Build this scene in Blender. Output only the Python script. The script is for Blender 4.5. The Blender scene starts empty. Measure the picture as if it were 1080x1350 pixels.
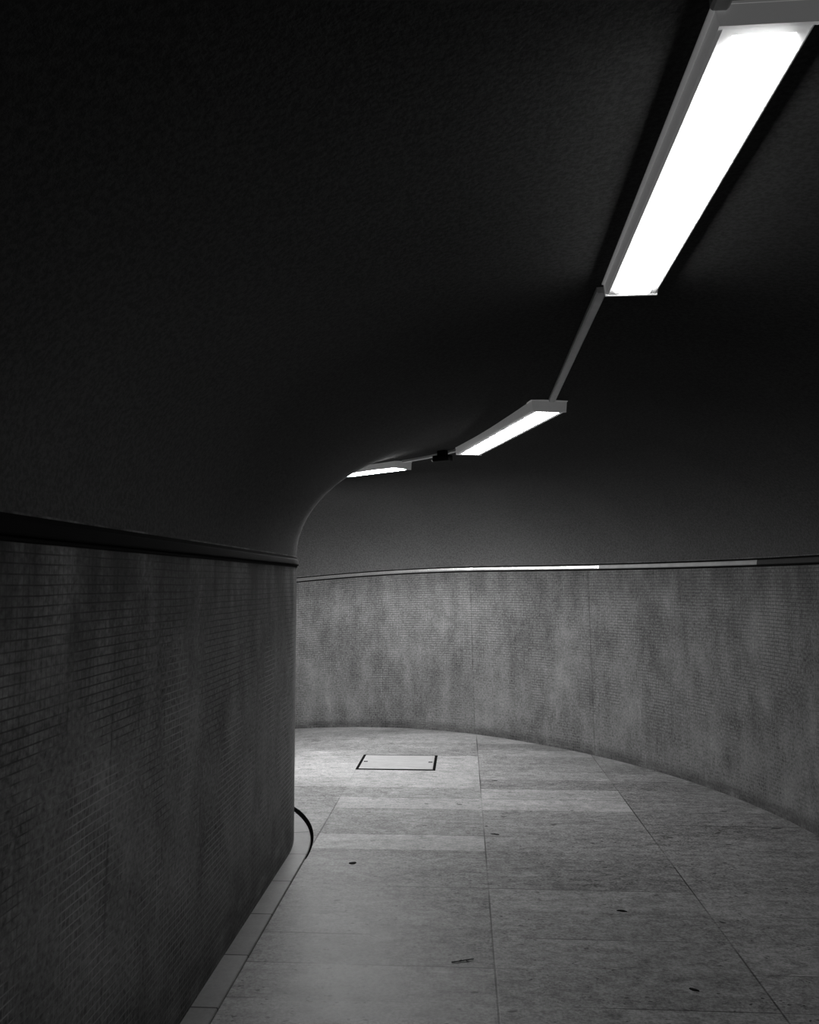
import bpy, bmesh, math, random
from mathutils import Vector, Matrix
random.seed(7)
scene = bpy.context.scene
COL = scene.collection
rad = math.radians

# ------------------------------------------------------------------ plan of the tunnel
CX, CY = -2.9, 5.0          # centre of the bend
R_IN, R_OUT = 1.9, 5.10     # faces of inner and outer wall
R_AX = 0.5*(R_IN+R_OUT)
EYE = 1.55
TRIM_Z, TRIM_ZL, TRIM_H = 1.66, 1.642, 0.060   # underside of the wall rails, right and left, and their height
SPRING, SPRING_L = 1.722, 1.704
CEIL_Z = 2.575
Y_BACK = -3.2
TH_END = 118.0
TAIL = 2.5

def drop(th):               # beyond the bend the passage ramps down a little
    if th < 52: return 0.0
    k = 0.095/25.0**2
    if th < 82: return -k*(th-52)**2
    return -k*30**2 - 2*k*30*(th-82)

def stations():
    out = []
    y = Y_BACK
    while y < CY-1e-6:
        out.append(('s', y)); y += 0.25 if y < 1.0 else 0.2
    th = 0.0
    while th <= TH_END+1e-6:
        out.append(('a', th)); th += 2.0
    for k in (0.5, 1.0, 1.75, TAIL):
        out.append(('t', k))
    return out
ST = stations()

def place(st, r, z):
    k, v = st
    if k == 's': return Vector((CX+r, v, z))
    if k == 'a':
        t = rad(v); return Vector((CX+r*math.cos(t), CY+r*math.sin(t), z+drop(v)))
    t = rad(TH_END)
    b = Vector((CX+r*math.cos(t), CY+r*math.sin(t), z+drop(TH_END+v*14)))
    return b + Vector((-math.sin(t), math.cos(t), 0))*v

def length_at(st, r):
    k, v = st
    if k == 's': return v-CY
    if k == 'a': return r*rad(v)
    return r*rad(TH_END)+v

# ------------------------------------------------------------------ helpers
def link(name, me, mat=None, parent=None):
    o = bpy.data.objects.new(name, me)
    COL.objects.link(o)
    if mat: me.materials.append(mat)
    if parent: o.parent = parent
    return o

def finish(name, bm, mat, parent=None, smooth=True, recalc=True):
    if recalc: bmesh.ops.recalc_face_normals(bm, faces=bm.faces)
    for f in bm.faces: f.smooth = smooth
    me = bpy.data.meshes.new(name)
    bm.to_mesh(me); bm.free()
    return link(name, me, mat, parent)

def tag(o, label, cat, group=None):
    o['label'] = label; o['category'] = cat
    if group: o['group'] = group
    return o

def empty(name, loc, rz=0.0):
    o = bpy.data.objects.new(name, None)
    COL.objects.link(o); o.location = loc; o.rotation_euler = (0, 0, rz)
    o.empty_display_size = 0.05
    return o

def sweep(name, profile, mat, sharp=None, sts=None, parent=None, r_ref=None):
    """closed profile [(r,z)...] carried along the tunnel; sharp = indices of profile corners; UV = (length along, height)"""
    sts = sts or ST
    n = len(profile)
    sharp = set(range(n)) if sharp is None else set(sharp)
    bm = bmesh.new()
    uvl = bm.loops.layers.uv.new('UVMap')
    rows = []
    for st in sts:
        if callable(profile[0]): pts = [p(st) for p in profile]
        else: pts = profile
        rows.append([bm.verts.new(place(st, r, z)) for r, z in pts])
    rr = r_ref
    for i in range(len(sts)-1):
        for j in range(n):
            k = (j+1) % n
            f = bm.faces.new((rows[i][j], rows[i+1][j], rows[i+1][k], rows[i][k]))
            P = [(i, j), (i+1, j), (i+1, k), (i, k)]
            for lp, (a, b) in zip(f.loops, P):
                pr = profile[b](sts[a]) if callable(profile[b]) else profile[b]
                lp[uvl].uv = (length_at(sts[a], rr if rr else pr[0]), pr[1])
    bm.faces.new(rows[0]); bm.faces.new(rows[-1][::-1])
    bm.edges.ensure_lookup_table()
    for i in range(len(sts)-1):
        for j in sharp:
            e = bm.edges.get((rows[i][j], rows[i+1][j]))
            if e: e.smooth = False
    for row in (rows[0], rows[-1]):
        for j in range(n):
            e = bm.edges.get((row[j], row[(j+1) % n]))
            if e: e.smooth = False
    return finish(name, bm, mat, parent)

def add_box(bm, cx, cy, cz, sx, sy, sz, bev=0.0, rz=0.0):
    r = bmesh.ops.create_cube(bm, size=1.0)
    M = Matrix.Translation((cx, cy, cz)) @ Matrix.Rotation(rz, 4, 'Z') @ Matrix.Diagonal((sx, sy, sz, 1))
    bmesh.ops.transform(bm, matrix=M, verts=r['verts'])
    if bev:
        es = list({e for v in r['verts'] for e in v.link_edges})
        bmesh.ops.bevel(bm, geom=es, offset=bev, segments=2, affect='EDGES', profile=0.6)

def add_extrude(bm, prof, x0, x1):
    """closed (y,z) profile along local x"""
    a = [bm.verts.new((x0, y, z)) for y, z in prof]
    b = [bm.verts.new((x1, y, z)) for y, z in prof]
    n = len(prof)
    for j in range(n):
        k = (j+1) % n
        bm.faces.new((a[j], b[j], b[k], a[k]))
    bm.faces.new(a); bm.faces.new(b[::-1])

def add_path_box(bm, pts, w, h):
    """rectangular trunk, w wide and h high, whose top follows pts"""
    rows = []
    for i, p in enumerate(pts):
        p = Vector(p)
        d = Vector(pts[min(i+1, len(pts)-1)])-Vector(pts[max(i-1, 0)])
        d.z = 0; d.normalize()
        s = Vector((d.y, -d.x, 0))
        c = 0.15*w
        rows.append([bm.verts.new(p+s*a+Vector((0, 0, b))) for a, b in
                     ((-w/2, 0), (-w/2, -h+c), (-w/2+c, -h), (w/2-c, -h), (w/2, -h+c), (w/2, 0))])
    n = 6
    for i in range(len(rows)-1):
        for j in range(n):
            k = (j+1) % n
            bm.faces.new((rows[i][j], rows[i+1][j], rows[i+1][k], rows[i][k]))
    bm.faces.new(rows[0]); bm.faces.new(rows[-1][::-1])

def add_cyl(bm, p0, p1, r0, r1=None, seg=20):
    p0, p1 = Vector(p0), Vector(p1)
    d = p1-p0
    r = bmesh.ops.create_cone(bm, cap_ends=True, segments=seg, radius1=r0, radius2=r0 if r1 is None else r1, depth=d.length)
    M = Matrix.Translation((p0+p1)/2) @ d.to_track_quat('Z', 'Y').to_matrix().to_4x4()
    bmesh.ops.transform(bm, matrix=M, verts=r['verts'])

# ------------------------------------------------------------------ node helpers
class N:
    def __init__(s, name):
        s.m = bpy.data.materials.new(name); s.m.use_nodes = True
        s.t = s.m.node_tree; s.t.nodes.clear()
        s.out = s.t.nodes.new('ShaderNodeOutputMaterial')
        s.b = s.t.nodes.new('ShaderNodeBsdfPrincipled')
        s.t.links.new(s.b.outputs[0], s.out.inputs[0])
    def put(s, sock, v):
        if isinstance(v, (int, float)): sock.default_value = v
        elif isinstance(v, (tuple, list)): sock.default_value = v
        else: s.t.links.new(v, sock)
    def math(s, op, a, b=0.0, c=None, clamp=False):
        n = s.t.nodes.new('ShaderNodeMath'); n.operation = op; n.use_clamp = clamp
        s.put(n.inputs[0], a); s.put(n.inputs[1], b)
        if c is not None: s.put(n.inputs[2], c)
        return n.outputs[0]
    def mul(s, a, b): return s.math('MULTIPLY', a, b)
    def add(s, a, b): return s.math('ADD', a, b)
    def sub(s, a, b): return s.math('SUBTRACT', a, b)
    def step(s, a, lo, hi, o0=0.0, o1=1.0):
        n = s.t.nodes.new('ShaderNodeMapRange'); n.interpolation_type = 'SMOOTHSTEP'
        s.put(n.inputs[0], a)
        for i, v in zip((1, 2, 3, 4), (lo, hi, o0, o1)): s.put(n.inputs[i], v)
        return n.outputs[0]
    def uv(s):
        n = s.t.nodes.new('ShaderNodeUVMap'); n.uv_map = 'UVMap'
        return n.outputs[0]
    def pos(s):
        return s.t.nodes.new('ShaderNodeTexCoord').outputs['Object']
    def sep(s, v):
        n = s.t.nodes.new('ShaderNodeSeparateXYZ'); s.put(n.inputs[0], v); return n.outputs
    def comb(s, x, y, z=0.0):
        n = s.t.nodes.new('ShaderNodeCombineXYZ')
        for i, v in enumerate((x, y, z)): s.put(n.inputs[i], v)
        return n.outputs[0]
    def scale(s, v, k):
        n = s.t.nodes.new('ShaderNodeVectorMath'); n.operation = 'MULTIPLY'
        s.put(n.inputs[0], v); n.inputs[1].default_value = k; return n.outputs[0]
    def add_v(s, v, k):
        n = s.t.nodes.new('ShaderNodeVectorMath'); n.operation = 'ADD'
        s.put(n.inputs[0], v); n.inputs[1].default_value = k; return n.outputs[0]
    def noise(s, v, sc, det=4.0, rough=0.55):
        n = s.t.nodes.new('ShaderNodeTexNoise'); s.put(n.inputs['Vector'], v)
        n.inputs['Scale'].default_value = sc; n.inputs['Detail'].default_value = det; n.inputs['Roughness'].default_value = rough
        return n.outputs['Fac']
    def white(s, v):
        n = s.t.nodes.new('ShaderNodeTexWhiteNoise'); n.noise_dimensions = '3D'; s.put(n.inputs['Vector'], v); return n.outputs['Value']
    def mix(s, f, a, b):
        n = s.t.nodes.new('ShaderNodeMix'); n.data_type = 'FLOAT'
        s.put(n.inputs[0], f); s.put(n.inputs[2], a); s.put(n.inputs[3], b); return n.outputs[0]
    def grey(s, v):
        s.t.links.new(s.comb(v, v, v), s.b.inputs['Base Color'])
    def bump(s, h, strength=0.4, dist=0.01):
        n = s.t.nodes.new('ShaderNodeBump'); n.inputs['Strength'].default_value = strength; n.inputs['Distance'].default_value = dist
        s.put(n.inputs['Height'], h); s.t.links.new(n.outputs[0], s.b.inputs['Normal'])
    def set(s, rough=0.6, metal=0.0, spec=0.5):
        s.put(s.b.inputs['Roughness'], rough); s.put(s.b.inputs['Metallic'], metal); s.put(s.b.inputs['Specular IOR Level'], spec)
        return s

def plain(name, v, rough=0.6, metal=0.0, spec=0.5, grain=0.0, gscale=60.0, bump=0.0):
    m = N(name); m.set(rough, metal, spec)
    if grain:
        nz = m.noise(m.pos(), gscale, 3.0)
        m.grey(m.mul(v, m.add(1.0-grain, m.mul(nz, 2*grain))))
        if bump: m.bump(nz, bump, 0.004)
    else:
        m.put(m.b.inputs['Base Color'], (v, v, v, 1))
    return m.m

# ------------------------------------------------------------------ materials
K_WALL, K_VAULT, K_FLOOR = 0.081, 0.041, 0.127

def mosaic(name, k, joints, off=0.0, foot_h=0.12, foot_k=0.50, top_k=0.45, top_v=1.30, light_g=1.35, soot_b=0.07):
    m = N(name)
    uv = m.uv(); u, v, _ = m.sep(uv)
    # tesserae are laid a little unevenly
    wob = m.mul(m.sub(m.noise(uv, 2.2, 2.0), 0.5), 0.012)
    wv = m.add(v, wob)
    T = 0.0245
    tu = m.math('DIVIDE', m.add(u, 50.0+off), T); tv = m.math('DIVIDE', wv, T)
    fu = m.math('ABSOLUTE', m.sub(m.math('FRACT', tu), 0.5)); fv = m.math('ABSOLUTE', m.sub(m.math('FRACT', tv), 0.5))
    gu = m.step(fu, 0.41, 0.47); gv = m.step(fv, 0.385, 0.455)
    cell = m.comb(m.math('FLOOR', tu), m.math('FLOOR', tv), 3.0)
    rnd = m.white(cell)
    big = m.noise(m.scale(uv, (1.2, 0.8, 1)), 1.5, 3.0, 0.55)           # clouds of wear
    cloud = m.noise(m.scale(uv, (1.25, 0.8, 1)), 5.5, 3.0, 0.55)
    streak = m.noise(m.scale(uv, (6.0, 0.9, 1)), 1.4, 4.0, 0.6)         # runs of lime and dirt
    fine = m.noise(uv, 55.0, 2.0, 0.6)
    tone = m.add(0.62, m.add(m.mul(m.sub(big, 0.5), 0.85), m.add(m.mul(m.sub(streak, 0.5), 0.42), m.add(m.mul(m.sub(cloud, 0.5), 0.70), m.add(m.mul(m.sub(fine, 0.5), 1.3), m.mul(m.sub(rnd, 0.5), 0.10))))))
    wav = m.add(u, m.mul(m.noise(uv, 1.7, 3.0), 0.45))
    runs = m.mul(m.step(m.noise(m.scale(m.comb(wav, v), (9.0, 1.3, 1)), 1.0, 3.0), 0.62, 0.80), m.step(v, 0.75, 1.2, 1.0, 0.25))
    tone = m.add(tone, m.mul(runs, 0.34))
    # grout: pale where it is washed, black where soot stays in it
    soot = m.noise(m.scale(uv, (1.6, 1.0, 1)), 1.3, 4.0, 0.6)
    soot = m.step(m.add(m.add(soot, soot_b), m.mul(m.sub(v, 0.95), 0.20)), 0.38, 0.60)
    grout = m.mix(soot, light_g, 0.22)
    gh = m.mul(gv, m.step(m.noise(uv, 3.3, 3.0), 0.30, 0.55, 0.45, 1.0))
    gg = m.math('MAXIMUM', gh, m.mul(gu, 0.55))
    tone = m.mix(m.mul(gg, 0.85), tone, m.mul(grout, 0.62))
    # grimy wall foot and dirt under the rail; inner wall adds painted shade
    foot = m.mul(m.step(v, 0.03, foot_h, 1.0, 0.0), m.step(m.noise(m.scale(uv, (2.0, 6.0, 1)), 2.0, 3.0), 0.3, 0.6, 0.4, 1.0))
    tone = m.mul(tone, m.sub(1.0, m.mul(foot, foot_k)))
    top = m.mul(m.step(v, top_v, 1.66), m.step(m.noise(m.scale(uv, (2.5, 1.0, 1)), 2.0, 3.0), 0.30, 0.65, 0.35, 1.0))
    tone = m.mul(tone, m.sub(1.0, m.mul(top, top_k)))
    for j in joints:
        d = m.math('ABSOLUTE', m.sub(m.sub(u, j), m.mul(m.sub(v, 0.8), 0.03)))
        ln = m.mul(m.step(d, 0.004, 0.010, 1.0, 0.0), m.step(m.noise(m.scale(uv, (0.1, 4.0, 1)), 1.5, 3.0), 0.35, 0.6, 0.2, 1.0))
        tone = m.mul(tone, m.sub(1.0, m.mul(ln, 0.42)))
    m.grey(m.mul(m.math('MAXIMUM', tone, 0.05), k/0.6))
    m.set(0.7, 0.0, 0.12)
    m.bump(m.sub(m.mul(fine, 0.3), m.math('MAXIMUM', gv, gu)), 0.10, 0.003)
    return m.m

J = [R_OUT*rad(t) for t in (37.4, 54.2)]
M_OUTER = mosaic('mosaic_outer', K_WALL, J)
M_INNER = mosaic('mosaic_inner', K_WALL*1.45, [-2.55], 0.011, 0.55, 0.55, 0.90, 0.95, 2.1, 0.0)  # stronger dark foot and top: shade painted in on top of the dirt

def vault_mat():
    m = N('vault_plaster')
    p = m.pos()
    big = m.noise(p, 1.1, 4.0); fine = m.noise(p, 70.0, 3.0, 0.7)
    t = m.add(1.0, m.add(m.mul(m.sub(big, 0.5), 0.5), m.mul(m.sub(m.step(fine, 0.36, 0.64), 0.5), 0.45)))
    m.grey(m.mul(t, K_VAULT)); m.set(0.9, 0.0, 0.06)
    m.bump(fine, 0.35, 0.004)
    return m.m
M_VAULT = vault_mat()

def floor_mat():
    m = N('floor_stone')
    at = m.t.nodes.new('ShaderNodeAttribute'); at.attribute_name = 'tone'
    tone = at.outputs['Fac']
    p = m.pos(); x, y, z = m.sep(p)
    RX, RY, X0, Y0 = 1.0215, 0.3077, -0.905, 3.36
    fx = m.math('ABSOLUTE', m.sub(m.math('FRACT', m.add(m.math('DIVIDE', m.sub(x, X0), RX), 20.5)), 0.5))
    fy = m.math('ABSOLUTE', m.sub(m.math('FRACT', m.add(m.math('DIVIDE', m.sub(y, Y0), RY), 40.5)), 0.5))
    jx = m.step(m.mul(fx, RX), 0.0026, 0.0052, 1.0, 0.0); jy = m.step(m.mul(fy, RY), 0.0020, 0.0048, 1.0, 0.0)
    vx = m.step(m.noise(p, 0.9, 3.0), 0.40, 0.60, 0.25, 1.0)
    vy = m.step(m.noise(m.scale(p, (1.0, 2.6, 1)), 1.3, 3.0), 0.42, 0.62, 0.10, 1.0)
    vx = m.mul(vx, m.math('MAXIMUM', m.step(y, 6.2, 6.7, 1.0, 0.25), m.step(x, -0.6, -0.5)))
    joint = m.math('MAXIMUM', m.mul(jx, vx), m.mul(jy, vy))
    cloud = m.noise(m.scale(p, (1.0, 2.2, 1)), 1.7, 5.0, 0.62)
    vein = m.noise(m.scale(p, (2.2, 9.0, 1)), 2.2, 4.0, 0.6)
    fine = m.noise(p, 70.0, 3.0, 0.75)
    mid = m.noise(m.scale(p, (1, 1.4, 1)), 16.0, 4.0, 0.65)
    t = m.add(tone, m.add(m.mul(m.sub(cloud, 0.5), 0.70), m.add(m.mul(m.sub(vein, 0.5), 0.40), m.add(m.mul(m.sub(m.step(fine, 0.36, 0.64), 0.5), 0.55), m.mul(m.sub(m.step(mid, 0.36, 0.64), 0.5), 0.45)))))
    pits = m.mul(m.step(m.noise(m.scale(p, (1, 1.5, 1)), 26.0, 2.0, 0.5), 0.655, 0.70), m.step(m.noise(p, 1.6, 2.0), 0.36, 0.56))
    spots = m.step(m.noise(m.add_v(m.scale(p, (1.0, 1.7, 1)), (7.3, 2.1, 0)), 10.0, 1.0, 0.4), 0.735, 0.765)
    pits = m.math('MAXIMUM', pits, spots)
    dirt = m.mul(m.step(m.noise(m.scale(p, (0.8, 1.6, 1)), 6.0, 4.0, 0.65), 0.52, 0.72), 0.30)
    pale = m.mul(m.step(m.noise(m.add_v(m.scale(p, (1.0, 1.6, 1)), (1.0, 5.0, 3.0)), 3.4, 5.0, 0.65), 0.52, 0.70), 0.26)
    t = m.add(t, pale)
    t = m.mul(t, m.sub(1.0, m.mul(pits, 0.75)))
    t = m.mul(t, m.sub(1.0, dirt))
    t = m.mul(t, m.sub(1.0, m.mul(joint, 0.78)))
    m.grey(m.mul(m.math('MAXIMUM', t, 0.05), K_FLOOR))
    m.set(m.add(0.42, m.mul(mid, 0.25)), 0.0, 0.10)
    m.bump(m.sub(m.mul(fine, 0.35), m.add(joint, pits)), 0.25, 0.003)
    return m.m
M_FLOOR = floor_mat()

def kerb_mat():
    m = N('kerb_stone')
    uv = m.uv(); u, v, _ = m.sep(uv)
    p = m.pos()
    L = 0.45
    q = m.math('DIVIDE', m.add(u, 45.0-0.05), L)
    f = m.math('ABSOLUTE', m.sub(m.math('FRACT', m.add(q, 0.5)), 0.5))
    j = m.step(m.mul(f, L), 0.0035, 0.006, 1.0, 0.0)
    rnd = m.white(m.comb(m.math('FLOOR', q), 1.0, 2.0))
    t = m.add(0.95, m.add(m.mul(m.sub(rnd, 0.5), 0.35), m.add(m.mul(m.sub(m.noise(p, 60.0, 3.0, 0.7), 0.5), 0.5), m.mul(m.sub(m.noise(p, 5.0, 4.0), 0.5), 0.6))))
    t = m.mul(t, m.sub(1.0, m.mul(j, 0.85)))
    m.grey(m.mul(t, K_FLOOR)); m.set(0.5, 0.0, 0.08)
    return m.m
M_KERB = kerb_mat()

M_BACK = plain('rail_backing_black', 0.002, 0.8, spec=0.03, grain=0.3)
M_DARKRAIL = plain('rail_dark_reflection', 0.010, 0.6, 0.0, 0.08, grain=0.3, gscale=30)  # near rail segment: dark reflection painted into the strip colour
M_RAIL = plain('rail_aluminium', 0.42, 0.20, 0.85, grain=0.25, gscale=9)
M_RAILDULL = plain('rail_dull', 0.10, 0.5, 0.3, 0.2, grain=0.35, gscale=12)
M_BLACK = plain('gap_black', 0.0012, 0.95, spec=0.0, grain=0.3)
M_HOUSE = plain('white_enamel_glare', 0.78, 0.45, grain=0.08, gscale=25)
_b = M_HOUSE.node_tree.nodes['Principled BSDF']      # housing is no lamp; faint emission added for glare beside the lens
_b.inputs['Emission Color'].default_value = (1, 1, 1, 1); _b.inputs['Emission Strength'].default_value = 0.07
M_TRUNK = plain('grey_trunking', 0.88, 0.5, grain=0.12, gscale=25)
M_FRAME = plain('iron_frame', 0.0025, 0.8, spec=0.02, grain=0.3)
M_GUM = plain('black_gum', 0.004, 0.9, spec=0.03, grain=0.4)
M_TWIG = plain('dry_twig', 0.008, 0.8, spec=0.05, grain=0.4)
M_DEVICE = plain('device_black', 0.004, 0.6, spec=0.1)
M_LENS = plain('device_lens', 0.5, 0.25)

def glow(name, s):
    m = N(name)
    m.put(m.b.inputs['Base Color'], (0.8, 0.8, 0.8, 1))
    m.put(m.b.inputs['Emission Color'], (1, 1, 1, 1)); m.put(m.b.inputs['Emission Strength'], s)
    m.set(0.4)
    return m.m

def cover_mat():
    m = N('cover_stone')
    p = m.pos()
    t = m.add(1.0, m.add(m.mul(m.sub(m.noise(m.scale(p, (1, 2.5, 1)), 7.0, 4.0), 0.5), 0.7), m.mul(m.sub(m.noise(p, 80.0, 3.0), 0.5), 0.4)))
    m.grey(m.mul(t, 0.168)); m.set(0.45, 0.0, 0.25)
    return m.m
M_COVER = cover_mat()

# ------------------------------------------------------------------ floor: stone slabs, tone per slab
def clip(poly, inside, cut):
    out = []
    for i in range(len(poly)):
        a, b = poly[i], poly[(i+1) % len(poly)]
        ia, ib = inside(a), inside(b)
        if ia: out.append(a)
        if ia != ib: out.append(cut(a, b))
    return out

def outer_poly(R):
    pts = [(CX+R, Y_BACK)]
    th = 0.0
    while th <= TH_END: pts.append((CX+R*math.cos(rad(th)), CY+R*math.sin(rad(th)))); th += 2.0
    t = rad(TH_END); e = pts[-1]
    pts.append((e[0]-math.sin(t)*TAIL, e[1]+math.cos(t)*TAIL))
    pts.append((-6.4, Y_BACK))
    return pts

def build_floor():
    RX, RY, X0, Y0 = 1.0215, 0.3077, -0.905, 3.36
    tones = {}
    def T(i, j):
        return tones.setdefault((i, j), 0.90+random.uniform(-0.13, 0.13))
    # slabs that stand out (column from the kerb, row)
    pick = {(0, 9): 1.20, (0, 10): 0.92, (0, 8): 0.90, (0, 7): 0.86, (0, 6): 1.16, (0, 5): 0.84, (0, 4): 0.80, (0, 3): 0.82, (0, 2): 0.80,
            (0, 1): 0.84, (0, 0): 0.98, (0, -1): 1.06, (1, 10): 1.14, (1, 9): 1.20, (1, 8): 0.92, (1, 7): 0.92, (1, 6): 0.90, (1, 5): 0.82, (1, 4): 0.80,
            (1, 3): 1.00, (1, 2): 0.93, (1, 1): 0.96, (1, 0): 0.90, (1, -1): 1.02, (0, 13): 1.12, (0, 14): 1.12, (0, 12): 1.12, (0, 11): 1.16,
            (-1, 12): 1.18, (-1, 13): 1.22, (-1, 14): 1.12, (-1, 11): 1.08, (2, 5): 0.90, (2, 4): 0.88, (2, 3): 1.02, (2, 2): 0.96, (2, 1): 1.02, (2, 0): 0.98, (2, -1): 1.05}  # near right slabs lightened: missing light put into their tone
    tones.update(pick)
    hull = outer_poly(R_OUT+0.06)
    bm = bmesh.new()
    lay = bm.faces.layers.float.new('tone')
    cache = {}
    def vert(x, y):
        key = (round(x, 4), round(y, 4))
        if key not in cache:
            th = math.degrees(math.atan2(y-CY, x-CX)) if y > CY else 0.0
            rr = math.hypot(x-CX, y-CY)
            z = drop(th) if rr > 0.8 else 0.0
            cache[key] = bm.verts.new((x, y, z))
        return cache[key]
    NX = 4
    for i in range(-6, 5):
        for j in range(-22, 26):
            for k in range(NX):
                x0 = X0+RX*(i+k/NX); x1 = X0+RX*(i+(k+1)/NX); y0 = Y0+RY*j; y1 = Y0+RY*(j+1)
                if y1 < CY-0.01 and x1 < CX+R_IN-0.35: continue      # solid ground inside the bend
                poly = [(x0, y0), (x1, y0), (x1, y1), (x0, y1)]
                for a in range(len(hull)):
                    p, q = hull[a], hull[(a+1) % len(hull)]
                    nx, ny = -(q[1]-p[1]), q[0]-p[0]
                    ins = lambda s: (s[0]-p[0])*nx+(s[1]-p[1])*ny >= -1e-9
                    def cut(s, t):
                        ds = (s[0]-p[0])*nx+(s[1]-p[1])*ny; dt = (t[0]-p[0])*nx+(t[1]-p[1])*ny
                        w = ds/(ds-dt); return (s[0]+(t[0]-s[0])*w, s[1]+(t[1]-s[1])*w)
                    poly = clip(poly, ins, cut)
                    if len(poly) < 3: break
                if len(poly) < 3: continue
                vs = []
                for s in poly:
                    w = vert(*s)
                    if w not in vs: vs.append(w)
                if len(vs) < 3: continue
                try: f = bm.faces.new(vs)
                except ValueError: continue
                f[lay] = 0.88+(T(i, j)-0.90)*1.4
    o = finish('floor', bm, M_FLOOR, recalc=False)
    o['kind'] = 'structure'
    return o
build_floor()

# ------------------------------------------------------------------ walls and vault
WT = 0.12
def struct(o): o['kind'] = 'structure'; return o
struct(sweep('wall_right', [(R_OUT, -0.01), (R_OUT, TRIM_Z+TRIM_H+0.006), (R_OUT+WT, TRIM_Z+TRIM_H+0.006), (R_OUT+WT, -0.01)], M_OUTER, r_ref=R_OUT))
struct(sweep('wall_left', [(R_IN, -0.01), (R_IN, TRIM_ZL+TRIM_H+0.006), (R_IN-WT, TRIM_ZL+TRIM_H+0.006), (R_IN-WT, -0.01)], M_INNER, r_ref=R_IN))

A_V = (R_OUT-R_IN)/2+0.004
B_V = CEIL_Z-SPRING
NV = 2.0
def vault_pts(extra, n=44):
    out = []
    for i in range(n+1):
        t = math.pi*i/n
        c, s = math.cos(t), math.sin(t)
        r = R_AX+(A_V+extra)*math.copysign(abs(c)**(2/NV), c)
        w = 0.5+0.5*c
        z0 = SPRING_L+(SPRING-SPRING_L)*w
        z = z0+(CEIL_Z-z0+extra)*abs(s)**(2/NV)
        out.append((r, z))
    return out
vi = vault_pts(0.0); vo = vault_pts(0.12)
prof = vi+vo[::-1]
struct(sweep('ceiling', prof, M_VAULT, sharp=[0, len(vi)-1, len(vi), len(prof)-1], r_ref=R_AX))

# ------------------------------------------------------------------ rails on the walls
def rail(name, R, sgn, segs, z):
    """dark backing with two grooves and a rounded metal strip between; sgn = direction into the passage"""
    b = sweep(name, [(R, z), (R+sgn*0.004, z), (R+sgn*0.004, z+TRIM_H), (R, z+TRIM_H)], M_BACK)
    struct(b)
    # bevelled face leaning back about ten degrees, slightly crowned
    strip = [(R+sgn*0.004, z+TRIM_H*0.5-0.0175), (R+sgn*0.0115, z+TRIM_H*0.5-0.0175)]
    for i in range(7):
        q = -1+2*i/6
        strip.append((R+sgn*(0.0105-0.0028*q+0.0007*(1-q*q)), z+TRIM_H*0.5+0.0160*q))
    strip += [(R+sgn*0.0065, z+TRIM_H*0.5+0.0175), (R+sgn*0.004, z+TRIM_H*0.5+0.0175)]
    for a0, a1, mt in segs:
        sts = [s for s in ST if a0 <= length_at(s, R)/1.0 <= a1]
        sweep('metal_strip', strip, mt, sharp=[0, 1, 9, 10], sts=sts, parent=b)
    return b
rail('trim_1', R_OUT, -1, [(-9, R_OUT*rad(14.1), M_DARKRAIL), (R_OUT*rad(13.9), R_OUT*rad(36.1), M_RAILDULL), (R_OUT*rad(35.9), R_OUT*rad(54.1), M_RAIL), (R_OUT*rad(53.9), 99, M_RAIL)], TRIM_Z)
rail('trim_2', R_IN, 1, [(-9, 99, M_BACK)], TRIM_ZL)

# ------------------------------------------------------------------ stone kerb along the inner wall, black strip in place of the dark gap round the bend
KW, KH = 0.10, 0.012
struct(sweep('trim_3', [(R_IN-0.02, -0.005), (R_IN-0.02, KH), (R_IN+KW-0.004, KH), (R_IN+KW, KH-0.004), (R_IN+KW, -0.005)], M_KERB, r_ref=R_IN+KW))
def wide(th): 
    t = min(max((th+1.0)/31.0, 0.0), 1.0)
    return 0.004+0.046*t**1.25
est = [('a', float(t)) for t in range(0, 101, 2)]
e = sweep('floor_gap_strip', [lambda s: (R_IN+KW+0.001, 0.001), lambda s: (R_IN+KW+0.001, 0.006), lambda s: (R_IN+KW+wide(s[1])-0.002, 0.006),
                           lambda s: (R_IN+KW+wide(s[1]), 0.004), lambda s: (R_IN+KW+wide(s[1]), 0.001)], M_BLACK, sts=est)
tag(e, 'black curved strip standing in for the dark gap around the pale kerb where the left wall turns away', 'gap strip')

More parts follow.
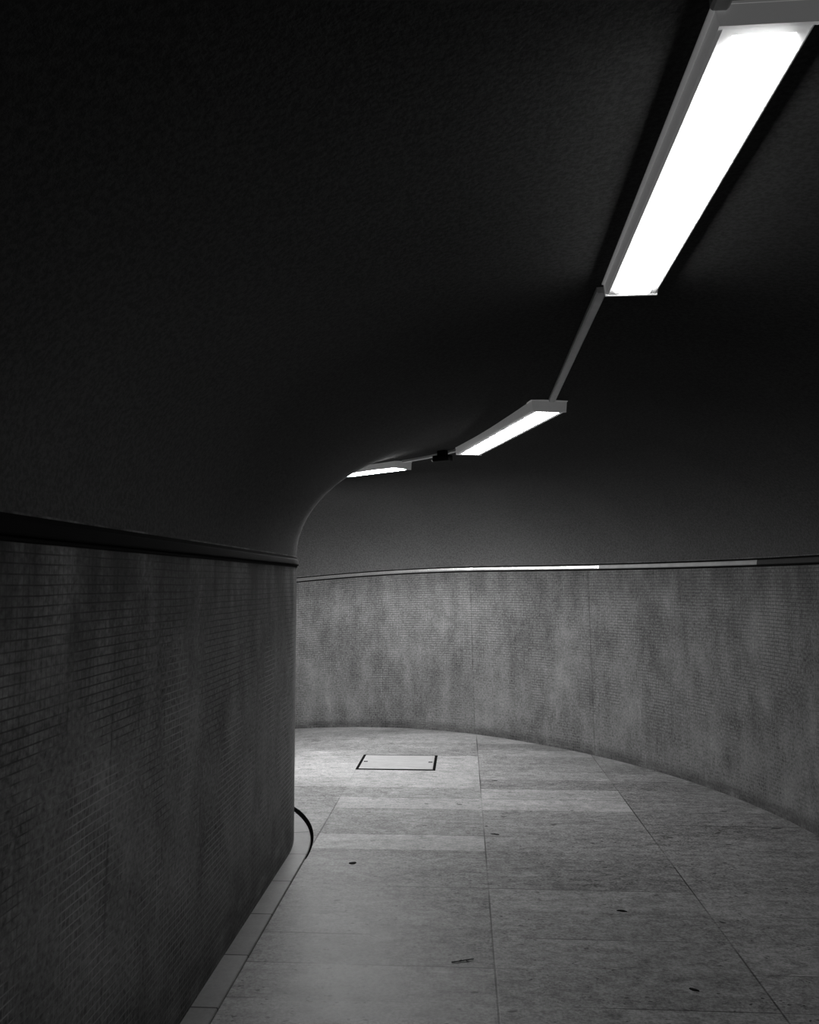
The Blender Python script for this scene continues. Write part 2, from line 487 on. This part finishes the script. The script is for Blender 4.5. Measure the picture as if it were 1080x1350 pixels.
# ------------------------------------------------------------------ ceiling lights
LENS_Z = 2.50
def ceiling_light(p_near, p_far, strength, label, top_z=None, lw=0.135, z0=0.012):
    LENS_Z = (top_z-0.071) if top_z else 2.50
    a, b = Vector(p_near), Vector(p_far)
    d = b-a; L = d.length
    mid = (a+b)/2
    top = (top_z or CEIL_Z-0.004)-LENS_Z
    t = empty('ceiling_light', (mid.x, mid.y, LENS_Z), math.atan2(d.y, d.x))
    hx = L/2+0.022
    bw = lw+0.055; tw = bw+0.010
    bm = bmesh.new()       # pan of the fitting
    add_extrude(bm, [(-bw/2+0.006, z0), (bw/2-0.006, z0), (bw/2, z0+0.006), (tw/2, top-0.007), (-tw/2, top-0.007), (-bw/2, z0+0.006)], -hx, hx)
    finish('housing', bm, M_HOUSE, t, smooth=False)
    bm = bmesh.new()       # flange against the plaster
    add_box(bm, 0, 0, top-0.003, 2*hx+0.02, tw+0.018, 0.006, 0.0015)
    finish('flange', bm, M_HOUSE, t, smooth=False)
    for sx in (-1, 1):
        bm = bmesh.new()
        add_extrude(bm, [(-bw/2-0.003, z0-0.002), (bw/2+0.003, z0-0.002), (tw/2+0.003, top-0.007), (-tw/2-0.003, top-0.007)], sx*hx, sx*(hx+0.010))
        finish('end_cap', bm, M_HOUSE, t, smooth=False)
    # pillow shaped diffuser
    bm = bmesh.new()
    nx, ny = 24, 10
    g = []
    for i in range(nx+1):
        row = []
        for j in range(ny+1):
            x = -L/2+L*i/nx; y = -lw/2+lw*j/ny
            ex = min(1.0, (L/2-abs(x))/0.03); ey = min(1.0, (lw/2-abs(y))/0.022)
            h = math.sqrt(max(0.0, 1-(1-ex)**2))*math.sqrt(max(0.0, 1-(1-ey)**2))
            row.append(bm.verts.new((x, y, z0-z0*h)))
        g.append(row)
    for i in range(nx):
        for j in range(ny):
            bm.faces.new((g[i][j], g[i][j+1], g[i+1][j+1], g[i+1][j]))
    ring = [g[i][0] for i in range(nx+1)]+[g[nx][j] for j in range(1, ny+1)]+[g[i][ny] for i in range(nx-1, -1, -1)]+[g[0][j] for j in range(ny-1, 0, -1)]
    bm.faces.new(ring)
    dz = finish('diffuser', bm, glow('lit_diffuser', strength), t)
    tag(t, label, 'light', 'strip lights along the tunnel ceiling')
    return t
L1 = ((0.540, 1.520), (0.572, 2.915))
L2 = ((0.475, 4.893), (0.047, 6.484))
L3 = ((-0.53, 7.27), (-1.86, 8.38))
ceiling_light(*L1, 22.0, 'large glaring strip light overhead at upper right, the nearest to the viewer', lw=0.112, z0=0.026)
ceiling_light(*L2, 26.0, 'middle white strip light slanting along the ceiling between two runs of trunking', z0=0.006)
ceiling_light(*L3, 350.0, 'farthest strip light, seen edge-on and partly cut off by the dark vault', z0=0.004)


# cable trunking between the lights
def vault_z(x, y):
    if y <= CY: r = x-CX; th = 0
    else: r = math.hypot(x-CX, y-CY); th = math.degrees(math.atan2(y-CY, x-CX))
    q = min(1.0, abs((r-R_AX)/A_V))
    return SPRING+B_V*(1-q**NV)**(1/NV)+drop(th)
def trunk(pts, w, label):
    bm = bmesh.new()
    add_path_box(bm, [(x, y, vault_z(x, y)+0.002) for x, y in pts], w, 0.024)
    o = finish('cable_trunking', bm, M_TRUNK, smooth=False)
    return tag(o, label, 'cable trunking', 'cable trunking along the ceiling')
trunk([(0.455, -2.5), (0.455, 0.0), (0.452, 1.484)], 0.034, 'short end of pale trunking meeting the large near light at the top edge')
trunk([(0.482, 2.99), (0.486, 3.6), (0.490, 4.2), (0.494, 4.83)], 0.036, 'straight pale trunking rising from the middle light to the large near light')
trunk([(-0.02, 6.55), (-0.15, 6.76), (-0.28, 6.94), (-0.40, 7.07), (-0.50, 7.18)], 0.030, 'thin trunking linking the farthest light to the middle light')

# small black fitting hanging under the trunking between far and middle light
dv = empty('emergency_lamp', (-0.16, 6.62, vault_z(-0.16, 6.62)), rad(150))
bm = bmesh.new(); add_box(bm, 0, 0, -0.020, 0.07, 0.05, 0.040, 0.003); finish('bracket', bm, M_DEVICE, dv, smooth=False)
bm = bmesh.new(); add_box(bm, 0, 0, -0.062, 0.15, 0.060, 0.046, 0.008); finish('body', bm, M_DEVICE, dv, smooth=False)
bm = bmesh.new(); add_cyl(bm, (0.074, 0, -0.066), (0.094, 0, -0.070), 0.014, 0.012); finish('lens', bm, M_LENS, dv)
tag(dv, 'small black fitting with a pale tip hanging by the trunking between farthest and middle light', 'lamp')

# ------------------------------------------------------------------ inspection cover in the floor
mc = empty('inspection_cover', (-0.578, 7.67, 0.0))
W_, D_, B_ = 0.665, 0.615, 0.022
bm = bmesh.new()
for sy in (-1, 1): add_box(bm, 0, sy*(D_/2-B_/2), 0.0015, W_, B_, 0.005)
for sx in (-1, 1): add_box(bm, sx*(W_/2-B_/2), 0, 0.0015, B_, D_-2*B_, 0.005)
finish('frame', bm, M_FRAME, mc, smooth=False)
bm = bmesh.new(); add_box(bm, 0, 0, 0.002, W_-2*B_-0.004, D_-2*B_-0.004, 0.006, 0.001); finish('cover_plate', bm, M_COVER, mc, smooth=False)
for sx in (-1, 1):
    bm = bmesh.new(); add_box(bm, sx*(W_/2-0.052), 0.0, 0.0053, 0.034, 0.030, 0.0015, 0.0005); finish('lifting_slot', bm, M_FRAME, mc, smooth=False)
tag(mc, 'rectangular stone inspection cover in a black frame, set in the far floor', 'manhole cover')

# ------------------------------------------------------------------ litter
def blob(name, x, y, rx, ry, h, rz, mat, label, cat, seed, group=None):
    rnd = random.Random(seed)
    bm = bmesh.new()
    n = 18
    ph = [rnd.uniform(0, 6.28) for _ in range(3)]
    def rr(t): return 1+0.16*math.sin(2*t+ph[0])+0.10*math.sin(3*t+ph[1])+0.06*math.sin(5*t+ph[2])
    rings = []
    for k, (s, z) in enumerate(((1.0, 0.0), (0.93, 0.6), (0.7, 0.92), (0.35, 1.0))):
        rings.append([bm.verts.new((rx*s*rr(6.2832*i/n)*math.cos(6.2832*i/n), ry*s*rr(6.2832*i/n)*math.sin(6.2832*i/n), h*z)) for i in range(n)])
    c = bm.verts.new((0, 0, h))
    for a, b in zip(rings, rings[1:]):
        for i in range(n): bm.faces.new((a[i], a[(i+1) % n], b[(i+1) % n], b[i]))
    for i in range(n): bm.faces.new((rings[-1][i], rings[-1][(i+1) % n], c))
    bm.faces.new(rings[0][::-1])
    o = finish(name, bm, mat)
    o.location = (x, y, 0.0003); o.rotation_euler = (0, 0, rz)
    return tag(o, label, cat, group)
G = 'dark litter on the floor'
blob('chewing_gum', -0.624, 4.945, 0.018, 0.024, 0.003, 0.0, M_GUM, 'round black gum spot on the floor to the right of the kerb bend', 'gum', 1)
blob('chewing_gum', 0.738, 4.323, 0.021, 0.012, 0.003, -0.25, M_GUM, 'flat black oval gum spot alone in the middle of the right floor', 'gum', 3)
blob('leaf_scrap', 0.868, 3.527, 0.018, 0.010, 0.004, -0.6, M_TWIG, 'small dark leaf scrap on the floor at lower right', 'leaf', 4)
blob('leaf_scrap', 0.184, 5.552, 0.032, 0.009, 0.003, -0.3, M_TWIG, 'thin curved leaf scrap on the floor at mid distance, near the centre joint', 'leaf', 5)
bm = bmesh.new()
path = [(-0.045, -0.012, 0.003), (-0.015, -0.004, 0.004), (0.012, 0.006, 0.005), (0.045, 0.022, 0.004)]
for p, q in zip(path, path[1:]): add_cyl(bm, p, q, 0.0024, 0.002, 8)
add_cyl(bm, (0.012, 0.006, 0.005), (0.026, -0.006, 0.003), 0.0018, 0.001, 8)
add_cyl(bm, (-0.015, -0.004, 0.004), (-0.004, 0.016, 0.003), 0.0016, 0.001, 8)
tw = finish('twig', bm, M_TWIG); tw.location = (-0.014, 3.72, 0.0)
tag(tw, 'small forked dry twig on the floor at bottom centre', 'twig')

# ------------------------------------------------------------------ world, camera
w = bpy.data.worlds.new('World'); scene.world = w; w.use_nodes = True
bg = w.node_tree.nodes.get('Background') or w.node_tree.nodes.new('ShaderNodeBackground')
bg.inputs[0].default_value = (0, 0, 0, 1); bg.inputs[1].default_value = 0.0

cam = bpy.data.cameras.new('Camera'); co = bpy.data.objects.new('Camera', cam); COL.objects.link(co)
cam.sensor_fit = 'VERTICAL'; cam.sensor_height = 24.0; cam.lens = 24.0*1150/1350
cam.clip_start = 0.02
co.location = (0, 0, EYE)
co.rotation_euler = (rad(90+4.6234), 0, rad(3.5709))
scene.camera = co
vs = scene.view_settings
vs.view_transform = 'Standard'; vs.look = 'None'; vs.exposure = 0.0; vs.gamma = 1.0; vs.use_curve_mapping = False
